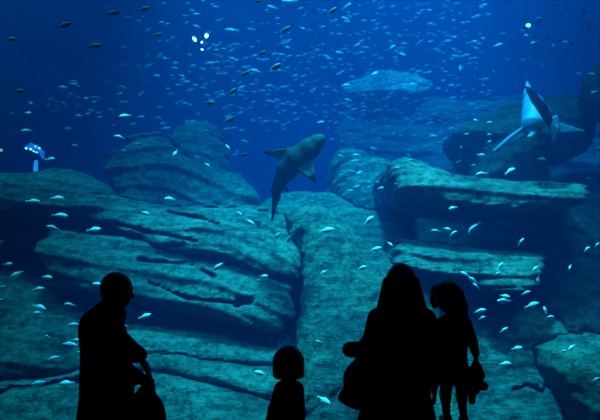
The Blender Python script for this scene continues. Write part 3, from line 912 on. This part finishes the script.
# ------------------------------------------------------------------ fish
def fish_mesh(name, mats, hb=.16, wb=.075, fork=.10):
    prof = [(0, .012, .01), (.04, .05, .035), (.12, .10, .06), (.25, .15, .075), (.40, hb, wb), (.55, .145, .066), (.70, .095, .045), (.82, .045, .022), (.90, .028, .012)]
    V, Fc, mi = [], [], []
    n = 10
    for (x, hh, w) in prof:
        for i in range(n):
            t = 2*math.pi*i/n
            V.append((.5-x, w*math.sin(t), hh*math.cos(t)*(1 if math.cos(t) > 0 else 1.08)))
    for a in range(len(prof)-1):
        for i in range(n):
            j = (i+1) % n
            Fc.append((a*n+i, a*n+j, (a+1)*n+j, (a+1)*n+i))
            mi.append(1 if (i+.5)/n < .16 or (i+.5)/n > .84 else 0)
    Fc.append(tuple(range(n))); mi.append(0)
    Fc.append(tuple(reversed([(len(prof)-1)*n+i for i in range(n)]))); mi.append(0)
    def plate(pts, th, m, ax=1):
        s = len(V); k = len(pts)
        for sg in (1, -1):
            for (x, z) in pts:
                V.append((x, sg*th, z) if ax == 1 else (x, z, sg*th))
        Fc.append(tuple(range(s, s+k))); Fc.append(tuple(reversed(range(s+k, s+2*k))))
        for i in range(k):
            j = (i+1) % k; Fc.append((s+j, s+i, s+k+i, s+k+j))
        mi.extend([m]*(k+2))
    plate([(-.38, .02), (-.55, fork), (-.50, .03), (-.47, 0), (-.38, 0)], .006, 0)
    plate([(-.38, 0), (-.47, 0), (-.50, -.03), (-.55, -fork), (-.38, -.02)], .006, 0)
    plate([(.16, .13), (-.02, .21), (-.18, .10), (0, .12)], .006, 1)
    plate([(.0, -.13), (-.14, -.19), (-.2, -.09)], .006, 0)
    plate([(.2, .05), (.05, .13), (.1, .04)], .006, 0, 2)
    plate([(.2, -.05), (.1, -.04), (.05, -.13)], .006, 0, 2)
    me = bpy.data.meshes.new(name)
    me.from_pydata(V, [], Fc)
    for m in mats: me.materials.append(m)
    me.polygons.foreach_set('material_index', mi)
    me.polygons.foreach_set('use_smooth', [i < (len(prof)-1)*n for i in range(len(Fc))])
    me.update()
    return me

M_SIL = plain('bright_silver_scales', (1.0, 1.0, 1.0), .3, metal=.0, spec=.9)
M_SIB = plain('green_silver_back', (.35, .45, .38), .45, spec=.5)
M_SCH = plain('pale_school_scales', (.38, .5, .5), .4, spec=.8)
M_SCB = plain('school_back', (.15, .22, .2), .5)
M_DK = plain('dark_fish_skin', (.008, .012, .012), .7, spec=.1)
M_DKB = plain('pale_back_edge', (.05, .07, .06), .5, spec=.4)
ME_SIL = fish_mesh('silver_fish', [M_SIL, M_SIL], .19, .10)
ME_SCH = fish_mesh('school_fish', [M_SCH, M_SCB], .13, .07)
ME_DK = fish_mesh('dark_fish', [M_DK, M_DKB], .17, .09)
ME_DK2 = fish_mesh('round_dark_fish', [M_DK, M_DK], .26, .09, .14)

from mathutils.bvhtree import BVHTree
bpy.context.view_layer.update()
BV = []
for o in list(COL.objects):
    if o.type == 'MESH' and (o.name.startswith('rock') and 'jacket' not in o.name or o.name.startswith('dark_backing')):
        mw = Matrix.Translation(o.location)
        BV.append(BVHTree.FromPolygons([mw @ v.co for v in o.data.vertices], [tuple(q.vertices) for q in o.data.polygons]))
def hit_y(px, py):
    c = Vector(CAM); d = (at(px, py, 10)-c).normalized()
    y = 99
    for t in BV:
        h = t.ray_cast(c, d)
        if h[0] is not None: y = min(y, h[0].y)
    return y

RF = random.Random(11)
def fish(me, name, px, py, L, ang, Y, label, group, yaw=None, flip=None):
    """one fish centred on pixel (px, py), L pixels long, tilted ang degrees on the picture"""
    hy = hit_y(px, py)
    Y = min(Y, hy-.35)
    k = Y/F
    flip = RF.random() < .5 if flip is None else flip
    yaw = RF.uniform(-35, 35) if yaw is None else yaw
    o = bpy.data.objects.new(name, me)
    s = L*k/max(.5, math.cos(math.radians(yaw)))*.95
    o.scale = (s, s, s)
    a = math.radians(ang)
    R = Matrix.Rotation(-a, 3, 'Y') @ Matrix.Rotation(math.radians(yaw)+(math.pi if flip else 0), 3, 'Z') @ Matrix.Rotation(math.radians(RF.uniform(-22, 10)), 3, 'X')
    o.rotation_euler = R.to_euler()
    o.location = at(px, py, Y)
    COL.objects.link(o)
    tag(o, label, 'fish', group)
    return o

NEAR = [ # px, py, length, tilt, where it swims
(28,113,7,0,'near the far left edge above the blue glow'),(125,116,12,8,'over the layered block, below the far school'),(27,131,11,5,'just left above the blue glow'),
(33,201,12,0,'over the long upper slab near the left edge'),(57,198,11,5,'over the long upper slab, second from the left edge'),(50,159,11,0,'just right of the blue glow'),(119,137,11,-12,'over the crest of the layered block'),
(60,215.5,14,-3,'crossing the left cleft at its upper lip'),(53,228,13,-15,'inside the left cleft, lower of its two left fish'),(94,229.5,12,10,'inside the left cleft towards its right end'),
(1,242,8,30,'cut by the left edge below the cleft'),(8,264,9,5,'beside the left edge level with the jutting block'),(17,274,12,28,'below the left end of the jutting block'),(47,277,10,-5,'on the lower lip of the jutting block'),
(38,289,11,8,'under the jutting block, left of two'),(2,287,7,12,'touching the left edge under the jutting block'),(3,300,9,18,'touching the left edge, lower of the pair'),(39,307,14,-15,'over the dim lower bank, larger upper of a pair'),
(38,313,9,5,'over the dim lower bank, smaller lower of a pair'),(70,305,12,-5,'under the jutting block to the left of the short hair'),(98,284,10,-3,'almost touching the short-haired head'),(145,213,9,-20,'on the upper slab above the short-haired head'),
(75,325,12,0,'left of the coat collar of the short-haired person'),(48,337,8,-22,'over the dim lower bank, small and tilted down'),(71,345,16,-5,'large one left of the coat sleeve'),(76,340,9,-3,'just above the largest fish left of the coat'),
(55,358,12,18,'over the dim lower bank above the shelf'),(40,383,14,10,'low over the sloping shelf at the left'),(67,383,12,0,'low over the sloping shelf beside the coat'),(80,352,6,12,'peeping out behind the coat edge'),
(124,326,7,0,'between the short-haired face and the sleeve'),(145,316,11,18,'right of the short-haired person at chin height'),(219,266,12,38,'over the middle of the left reef, bright and tilted'),(250,222,10,-30,'above the middle of the left reef, dim'),
(240,214,7,-45,'beside the shark tail, small and steep'),(290,238,10,55,'below the shark tail, standing steeply'),(278,235,9,50,'below the shark tail, dimmer of the pair'),(264,276,8,0,'above the cleft of the buttress, thin'),
(260,373,11,-8,'left of the small child'),(170,199,10,-3,'on the upper slab below the domed boulder'),(175,153,8,60,'on the face of the layered block, steep'),(227,147,9,-60,'at the right edge of the domed boulder, steep'),
(207,165,7,-35,'under the domed boulder, dim'),(369,220,12,38,'over the smooth slope, outlined in light'),(327,230,14,10,'over the smooth slope right of the shark tail'),(376,249,11,12,'over the buttress above the long hair'),
(362,268,10,18,'left above the long hair'),(390,244,7,-40,'above the long hair, small and tilted'),(324,272,8,30,'over the middle of the buttress'),(436,231,9,-3,'at the left end of the dark cave, level'),
(447,229,8,-15,'at the left end of the dark cave, right of the level one'),(474,228,14,48,'largest in the dark cave, tilted up'),(453,234,9,40,'low in the dark cave, tilted up'),(453,208,9,15,'at the roof of the dark cave'),
(521,242,9,50,'at the right end of the dark cave'),(500,266,9,50,'on the face of the tapering slab, tilted up'),(497,274,7,30,'on the tapering slab, lower small one'),(536,268,9,35,'at the blunt end of the tapering slab'),
(538,280,10,85,'hanging upright at the blunt end of the tapering slab'),(465,274,9,-25,'on the lower edge of the tapering slab'),(473,280,10,-35,'under the tapering slab, left'),(505,296,8,-10,'under the tapering slab, small upper one'),
(504,301,14,0,'under the tapering slab, long level one'),(532,305,12,22,'under the tapering slab, right hand one'),(526,293,8,25,'under the tapering slab, dim upper right one'),(480,311,12,12,'right of the girl at shoulder height'),
(545,310,7,-80,'standing on end over the lower right bank'),(587,249,7,40,'near the right edge on the shadowy column'),(597,245,6,45,'at the right edge on the shadowy column'),(570,267,6,60,'on the shadowy column, small and dim'),
(482,318,7,30,'right of the girl, just below the shoulder-height one'),(550,317,8,5,'over the lower right bank near the column'),(504,330,9,28,'over the lower right bank, dim'),(517,348,10,10,'middle of the lower right bank'),
(505,364,13,3,'over the lower right bank, long and faint'),(564,351,7,0,'on top of the green boulder, left of two'),(572,347,9,30,'on top of the green boulder, right of two'),(597,379,8,30,'at the right edge on the green boulder'),
(320,343,9,-30,'over the buttress left of the rolled jacket'),(324,400,13,-28,'low between the small child and the tote bag'),(482,174,12,8,'above the long right slab, left of two'),(510,171,12,30,'above the long right slab, right of two'),
(330,230,8,0,'just above the level fish on the smooth slope'),(476,286,8,-40,'under the tapering slab, thin and dim')]
for (x, y, L, a, w) in NEAR:
    steep = abs(a) > 25
    fish(ME_SIL, 'silver_fish', x, y, L*1.12, a, RF.uniform(6.4, 7.4), 'bright silver fish '+w, 'bright silver fish close to the rocks', yaw=RF.uniform(-22, 22))

DARK = [(11,39,11,5,'nearest the top left corner'),(64,25,16,14,'upper left, alone and largest there'),(94,46,17,12,'upper left with a pale fish at its side'),(113,13,15,14,'upper left below the top edge'),(144,9,14,10,'near the top edge left of the white spots'),
(18,91,14,0,'far left above the blue glow, level'),(157,35,12,12,'before the white spots'),(285,30,14,32,'near the top right of the white spots'),(262,53,10,18,'right of the white spots, small'),(275,67,14,33,'right of the white spots, thick and tilted'),
(244,74,12,28,'below the white spots, middle one of a slanting row'),(232,92,12,45,'below the white spots, steeply tilted'),(209,103,12,0,'below the white spots, lowest one'),(229,120,14,35,'above the right end of the domed boulder'),(243,155,9,15,'right of the domed boulder, small'),
(332,11,13,38,'at the top, right of centre, curved upward'),(186,230,9,0,'low over the upper slab of the left reef'),(258,1,10,0,'cut by the top edge')]
for (x, y, L, a, w) in DARK:
    fish(ME_DK, 'dark_fish', x, y, L*1.12, a, RF.uniform(6.3, 7.5), 'dark-bodied fish with a pale rim, '+w, 'dark fish at the upper left', yaw=RF.uniform(-15, 15), flip=False)

PALE = [(129,18,9,5,'near the top beside a dark fish'),(122,65,10,12,'upper left below the dark ones'),(122,87,10,-22,'upper left, tilted down'),(63,87,9,0,'upper left, one of a close pair'),(74,84,8,5,'upper left, the other of the close pair'),(77,98,8,0,'upper left under the close pair'),
(51,99,7,5,'upper left above the blue glow'),(97,98,12,8,'upper left over the layered block'),(123,102,9,5,'over the layered block, topmost'),(139,67,7,-40,'upper left, short and steep'),(141,94,9,45,'over the layered block, steep'),(31,103,7,-40,'above the blue glow, steep'),
(231,30,14,0,'right of the white spots, plump'),(161,57,11,5,'below and left of the white spots'),(251,29,11,0,'right of the plump one by the white spots'),(210,63,11,0,'under the white spots'),(288,1,14,0,'cut by the top edge near the centre'),
(272,7,11,-10,'near the top centre'),(256,71,12,-8,'between two dark tilted fish'),(191,90,10,15,'below the white spots at left'),(181,80,6,0,'below the white spots, tiny'),(172,94,8,0,'left below the white spots'),(284,43,13,3,'right of centre below the top'),
(232,58,8,-5,'left of the small dark fish'),(221,74,8,10,'left of the slanting dark row'),(242,87,9,28,'beside the steep dark fish'),(254,102,6,0,'under the slanting dark row'),(347,6,11,28,'beside the curved dark fish at the top'),
(345,18,8,-15,'under the curved dark fish at the top'),(375,73,9,42,'on the flat pale ledge, brightest there'),(402,54,9,-5,'above the flat pale ledge'),(392,47,8,28,'above the flat pale ledge, tilted'),(314,90,10,50,'above the head of the central shark, steep'),
(346,85,9,8,'left end of the flat pale ledge'),(488,14,9,22,'near the top at the right'),(456,56,10,0,'right of centre, at lamp height'),(498,45,9,10,'left below the green-white lamp'),(460,68,8,80,'hanging upright right of the flat ledge'),(539,18,7,10,'right of the green-white lamp'),(434,136,10,5,'below the far reef ledge')]
for (x, y, L, a, w) in PALE:
    fish(ME_SCH, 'school_fish', x, y, L, a, RF.uniform(8.5, 10.5), 'pale fish '+w, 'pale fish of the open-water school')

# small dark fish at the upper right
zones = [('in the loose dark cluster under the top right corner', 'round_dark_fish')]
dk = [(509,2),(503,10),(572,12),(584,10),(586,13),(561,14),(582,15),(507,26),(541,20),(537,23),(548,38),(560,40),(572,44),(577,47),(583,57),(567,53),(533,58),(536,44),(530,42),(550,50),(514,51),(558,60),(590,26),(588,30),(597,28),(586,22),(538,56),(545,8),(553,5),(566,4),(592,12),(598,47),(536,36),(512,40)]
CLUSTER = []
for i, (x, y) in enumerate(dk):
    L, an = RF.uniform(4.5, 7.5)*1.2, RF.choice([-60, -30, 20, 50, 70, 5])
    CLUSTER.append((fish(ME_DK2, 'round_dark_fish', x, y, L/1.2, an, RF.uniform(9, 12), 'fish', 'small dark fish at the upper right'), x, y, an, L))

# the far school: small silvery fish streaming over the reef
def dens(x, y):
    d = math.exp(-((x-370)/150)**2-((y-60)/75)**2)
    d += .5*math.exp(-((x-230)/60)**2-((y-75)/40)**2)+.35*math.exp(-((x-60)/70)**2-((y-115)/28)**2)+.5*math.exp(-((x-420)/110)**2-((y-115)/30)**2)
    d += .25*math.exp(-((x-340)/30)**2-((y-175)/20)**2)
    if x > 490 and y < 90: d *= .35
    return min(d, 1)
SEEN = []
def place(x, y):
    if x > 488 and y < 72:
        c = ['beside the green-white lamp', 'near the top right corner', 'at the right edge'][0 if x < 550 else 1 if x < 580 else 2]
        return c+(' high up' if y < 20 else ' midway' if y < 42 else ' lower down')
    col = 0 if x < 75 else 1 if x < 160 else 2 if x < 235 else 3 if x < 300 else 4 if x < 365 else 5 if x < 430 else 6 if x < 490 else 7
    if y < 32: return ['in the top left corner', 'along the top at left', 'above the white spots', 'along the top beyond the white spots', 'along the top centre', 'along the top above the pale ledge', 'along the top right of centre', 'near the green-white lamp'][col]
    if y < 66: return ['high at the far left', 'before the white spots', 'just under the white spots', 'beyond the white spots', 'short of the flat pale ledge', 'above the flat pale ledge', 'just past the flat pale ledge', 'under the green-white lamp'][col]
    if y < 105: return ['over the blue glow', 'over the layered block', 'high over the domed boulder', 'above the central shark fin', 'above the central shark head', 'at the flat pale ledge', 'over the far reef ledge', 'near the pale-bellied shark'][col]
    if y < 140: return ['around the blue glow', 'on the layered block crest', 'beside the domed boulder top', 'behind the central shark head', 'ahead of the central shark head', 'at the far reef ledge left end', 'before the far reef ledge', 'below the pale-bellied shark'][col]
    return ['on the far-left hump', 'on the layered block', 'on the domed boulder', 'beside the central shark body', 'by the broken pale rock', 'on the broken pale rock', 'over the long right slab', 'over the dark cave roof'][col]
def describe(o, kind, x, y, ang, L):
    t = 'level' if abs(ang) < 7 else ('tilted up rightward' if ang > 0 else 'tilted down rightward') if abs(ang) < 45 else 'steep'
    SEEN.append((o, '%s %s fish %s,' % ('larger' if L > 8.5 else 'small', kind, t), place(x, y), x))
pts = []
while len(pts) < 640:
    x, y = RF.uniform(0, 600), RF.uniform(0, 200)
    if RF.random() > dens(x, y) or y > 195: continue
    if any((x-a)**2+(y-b)**2 < 12 for a, b in pts): continue
    if 490 < x < 590 and 80 < y < 155: continue
    if 262 < x < 330 and 132 < y < 195: continue
    pts.append((x, y))
for i, (x, y) in enumerate(pts[:135]):
    L, an = RF.uniform(5.5, 10), RF.gauss(4, 14)
    o = fish(ME_SCH, 'school_fish', x, y, L, an, RF.uniform(10, 13.5), 'fish', 'silvery fish of the dense school', yaw=RF.uniform(-35, 35))
    describe(o, 'silver', x, y, an, L)
for o, x, y, an, L in CLUSTER:
    describe(o, 'dark', x, y, an, L)
ORD = ['leftmost', 'second from left', 'third from left', 'fourth from left', 'fifth from left', 'sixth from left', 'seventh from left', 'eighth from left', 'ninth from left', 'tenth from left']
byl = {}
for e in SEEN: byl.setdefault((e[1], e[2]), []).append(e)
for (l, w), es in byl.items():
    es.sort(key=lambda e: e[3])
    for i, e in enumerate(es):
        e[0]['label'] = (l+' '+w) if len(es) == 1 else l+' '+(ORD[i] if i < len(ORD)-1 else 'nearer the right')+' '+w
# the rest of the school, too many and too faint to tell apart
VV, FF = [], []
bm = ME_SCH
vs = np.array([v.co[:] for v in bm.vertices]); fs = [tuple(q.vertices) for q in bm.polygons]
for (x, y) in pts[135:]:
    Y = min(RF.uniform(13, 17), hit_y(x, y)-.4); s = RF.uniform(4, 8.5)*Y/F
    R = np.array(Matrix.Rotation(-math.radians(RF.gauss(4, 14)), 3, 'Y') @ Matrix.Rotation(math.radians(RF.uniform(-40, 40))+(math.pi if RF.random() < .5 else 0), 3, 'Z'))
    w = (vs*s)@R.T + np.array(at(x, y, Y))
    n0 = len(VV); VV += w.tolist(); FF += [tuple(i+n0 for i in q) for q in fs]
tag(obj('fish_shoal', VV, FF, M_SCH), 'countless faint far-off fish filling the blue water behind the school', 'fish', kind='stuff')

# ------------------------------------------------------------------ glowing spots in the water
M_HOUSE = plain('dark_housing', (.02, .03, .04), .5)
def disc(c, r, d, n=14, ax=(0, -1, 0), ell=1.0, rot=0):
    """short capped cylinder facing the window"""
    V, Fc = [], []
    cr, sr = math.cos(rot), math.sin(rot)
    for k, (yy, rr) in enumerate(((0, .8), (-.25*d, 1), (-d, 1))):
        for i in range(n):
            t = 2*math.pi*i/n
            a, b = r*rr*math.cos(t)*ell, r*rr*math.sin(t)
            V.append((c[0]+a*cr-b*sr, c[1]-yy, c[2]+a*sr+b*cr))
    for k in range(2):
        for i in range(n):
            j = (i+1) % n
            Fc.append((k*n+j, k*n+i, (k+1)*n+i, (k+1)*n+j))
    Fc.append(tuple(range(n))); Fc.append(tuple(reversed(range(2*n, 3*n))))
    return V, Fc
def glow_group(name, label, spots, Y, col, st):  # glowing discs; housings, bracket and cable are made up
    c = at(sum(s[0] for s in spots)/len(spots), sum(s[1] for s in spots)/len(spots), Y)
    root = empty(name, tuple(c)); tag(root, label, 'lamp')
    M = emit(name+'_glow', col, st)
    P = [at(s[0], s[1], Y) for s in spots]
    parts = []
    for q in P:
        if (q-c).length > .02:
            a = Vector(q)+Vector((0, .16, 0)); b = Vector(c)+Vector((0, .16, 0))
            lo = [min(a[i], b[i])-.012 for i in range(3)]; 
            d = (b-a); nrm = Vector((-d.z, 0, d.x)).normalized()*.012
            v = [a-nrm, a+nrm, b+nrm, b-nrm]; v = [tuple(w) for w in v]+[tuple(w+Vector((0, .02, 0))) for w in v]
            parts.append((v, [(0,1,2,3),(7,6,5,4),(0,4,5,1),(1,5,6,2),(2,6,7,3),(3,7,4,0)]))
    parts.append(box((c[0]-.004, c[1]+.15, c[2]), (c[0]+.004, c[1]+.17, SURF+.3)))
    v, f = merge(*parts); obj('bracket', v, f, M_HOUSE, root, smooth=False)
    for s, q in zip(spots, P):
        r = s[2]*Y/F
        v, f = disc((q.x, q.y+.03, q.z), r*1.15, .12, ell=s[3], rot=math.radians(s[4])); obj('disc_housing', v, f, M_HOUSE, root)
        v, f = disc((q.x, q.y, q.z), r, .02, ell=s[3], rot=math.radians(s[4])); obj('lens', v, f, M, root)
glow_group('bright_spot', 'cluster of four small white spots glowing in the blue water at the upper left', [(194.5,39,1.5,1.9,-50),(206.5,35.5,1.9,1.3,60),(201.8,42,1.0,1.1,60),(202,49.3,.7,1.9,0)], 12, (.75, .95, 1), 9)
glow_group('bright_spot', 'single small greenish white lamp in the blue water at the upper right', [(528.5,25,2.0,1.3,0)], 12, (.5, 1, .8), 3.5)
glow_group('orange_glint', 'tiny orange glint at the left edge above the smooth hump', [(0.5,150,1.6,1.2,0)], 11.5, (1, .45, .1), 1.2)
# blue glow, source unknown: an arc with small bright points and a short tube under it
def blue_glow():
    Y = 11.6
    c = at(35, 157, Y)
    root = empty('blue_glow', tuple(at(36, 173, Y))); tag(root, 'blue glow in a curved hood standing behind the hump at the far left', 'lamp')
    bc = np.array(at(35, 155, Y)); arc = Field(bc-V3(.5, .3, .5), bc+V3(.5, .4, .5), .02)
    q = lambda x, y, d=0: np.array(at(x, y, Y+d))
    arc.chain([q(26, 147), q(31, 145.5), q(37, 148), q(42, 153), q(43, 158)], [.03, .05, .06, .05, .03], k=.03)
    v, f = arc.mesh(); obj('arc', v, f, emit('blue_arc_glow', (.02, .22, .9), .8), root)
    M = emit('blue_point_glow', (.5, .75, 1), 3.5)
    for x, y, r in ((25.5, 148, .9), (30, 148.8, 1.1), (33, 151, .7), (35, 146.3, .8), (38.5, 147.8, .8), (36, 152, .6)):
        w = at(x, y, Y-.09); v, f = disc(tuple(w), r*Y/F, .05); obj('bright_point', v, f, M, root)
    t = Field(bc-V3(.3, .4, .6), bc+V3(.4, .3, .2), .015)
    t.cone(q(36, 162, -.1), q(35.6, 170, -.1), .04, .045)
    v, f = t.mesh(); obj('streak', v, f, emit('blue_streak_glow', (.03, .35, 1), 1.1), root)
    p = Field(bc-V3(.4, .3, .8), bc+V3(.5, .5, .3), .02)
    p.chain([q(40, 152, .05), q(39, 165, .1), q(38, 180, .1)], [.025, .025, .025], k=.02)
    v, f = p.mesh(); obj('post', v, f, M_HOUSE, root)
blue_glow()
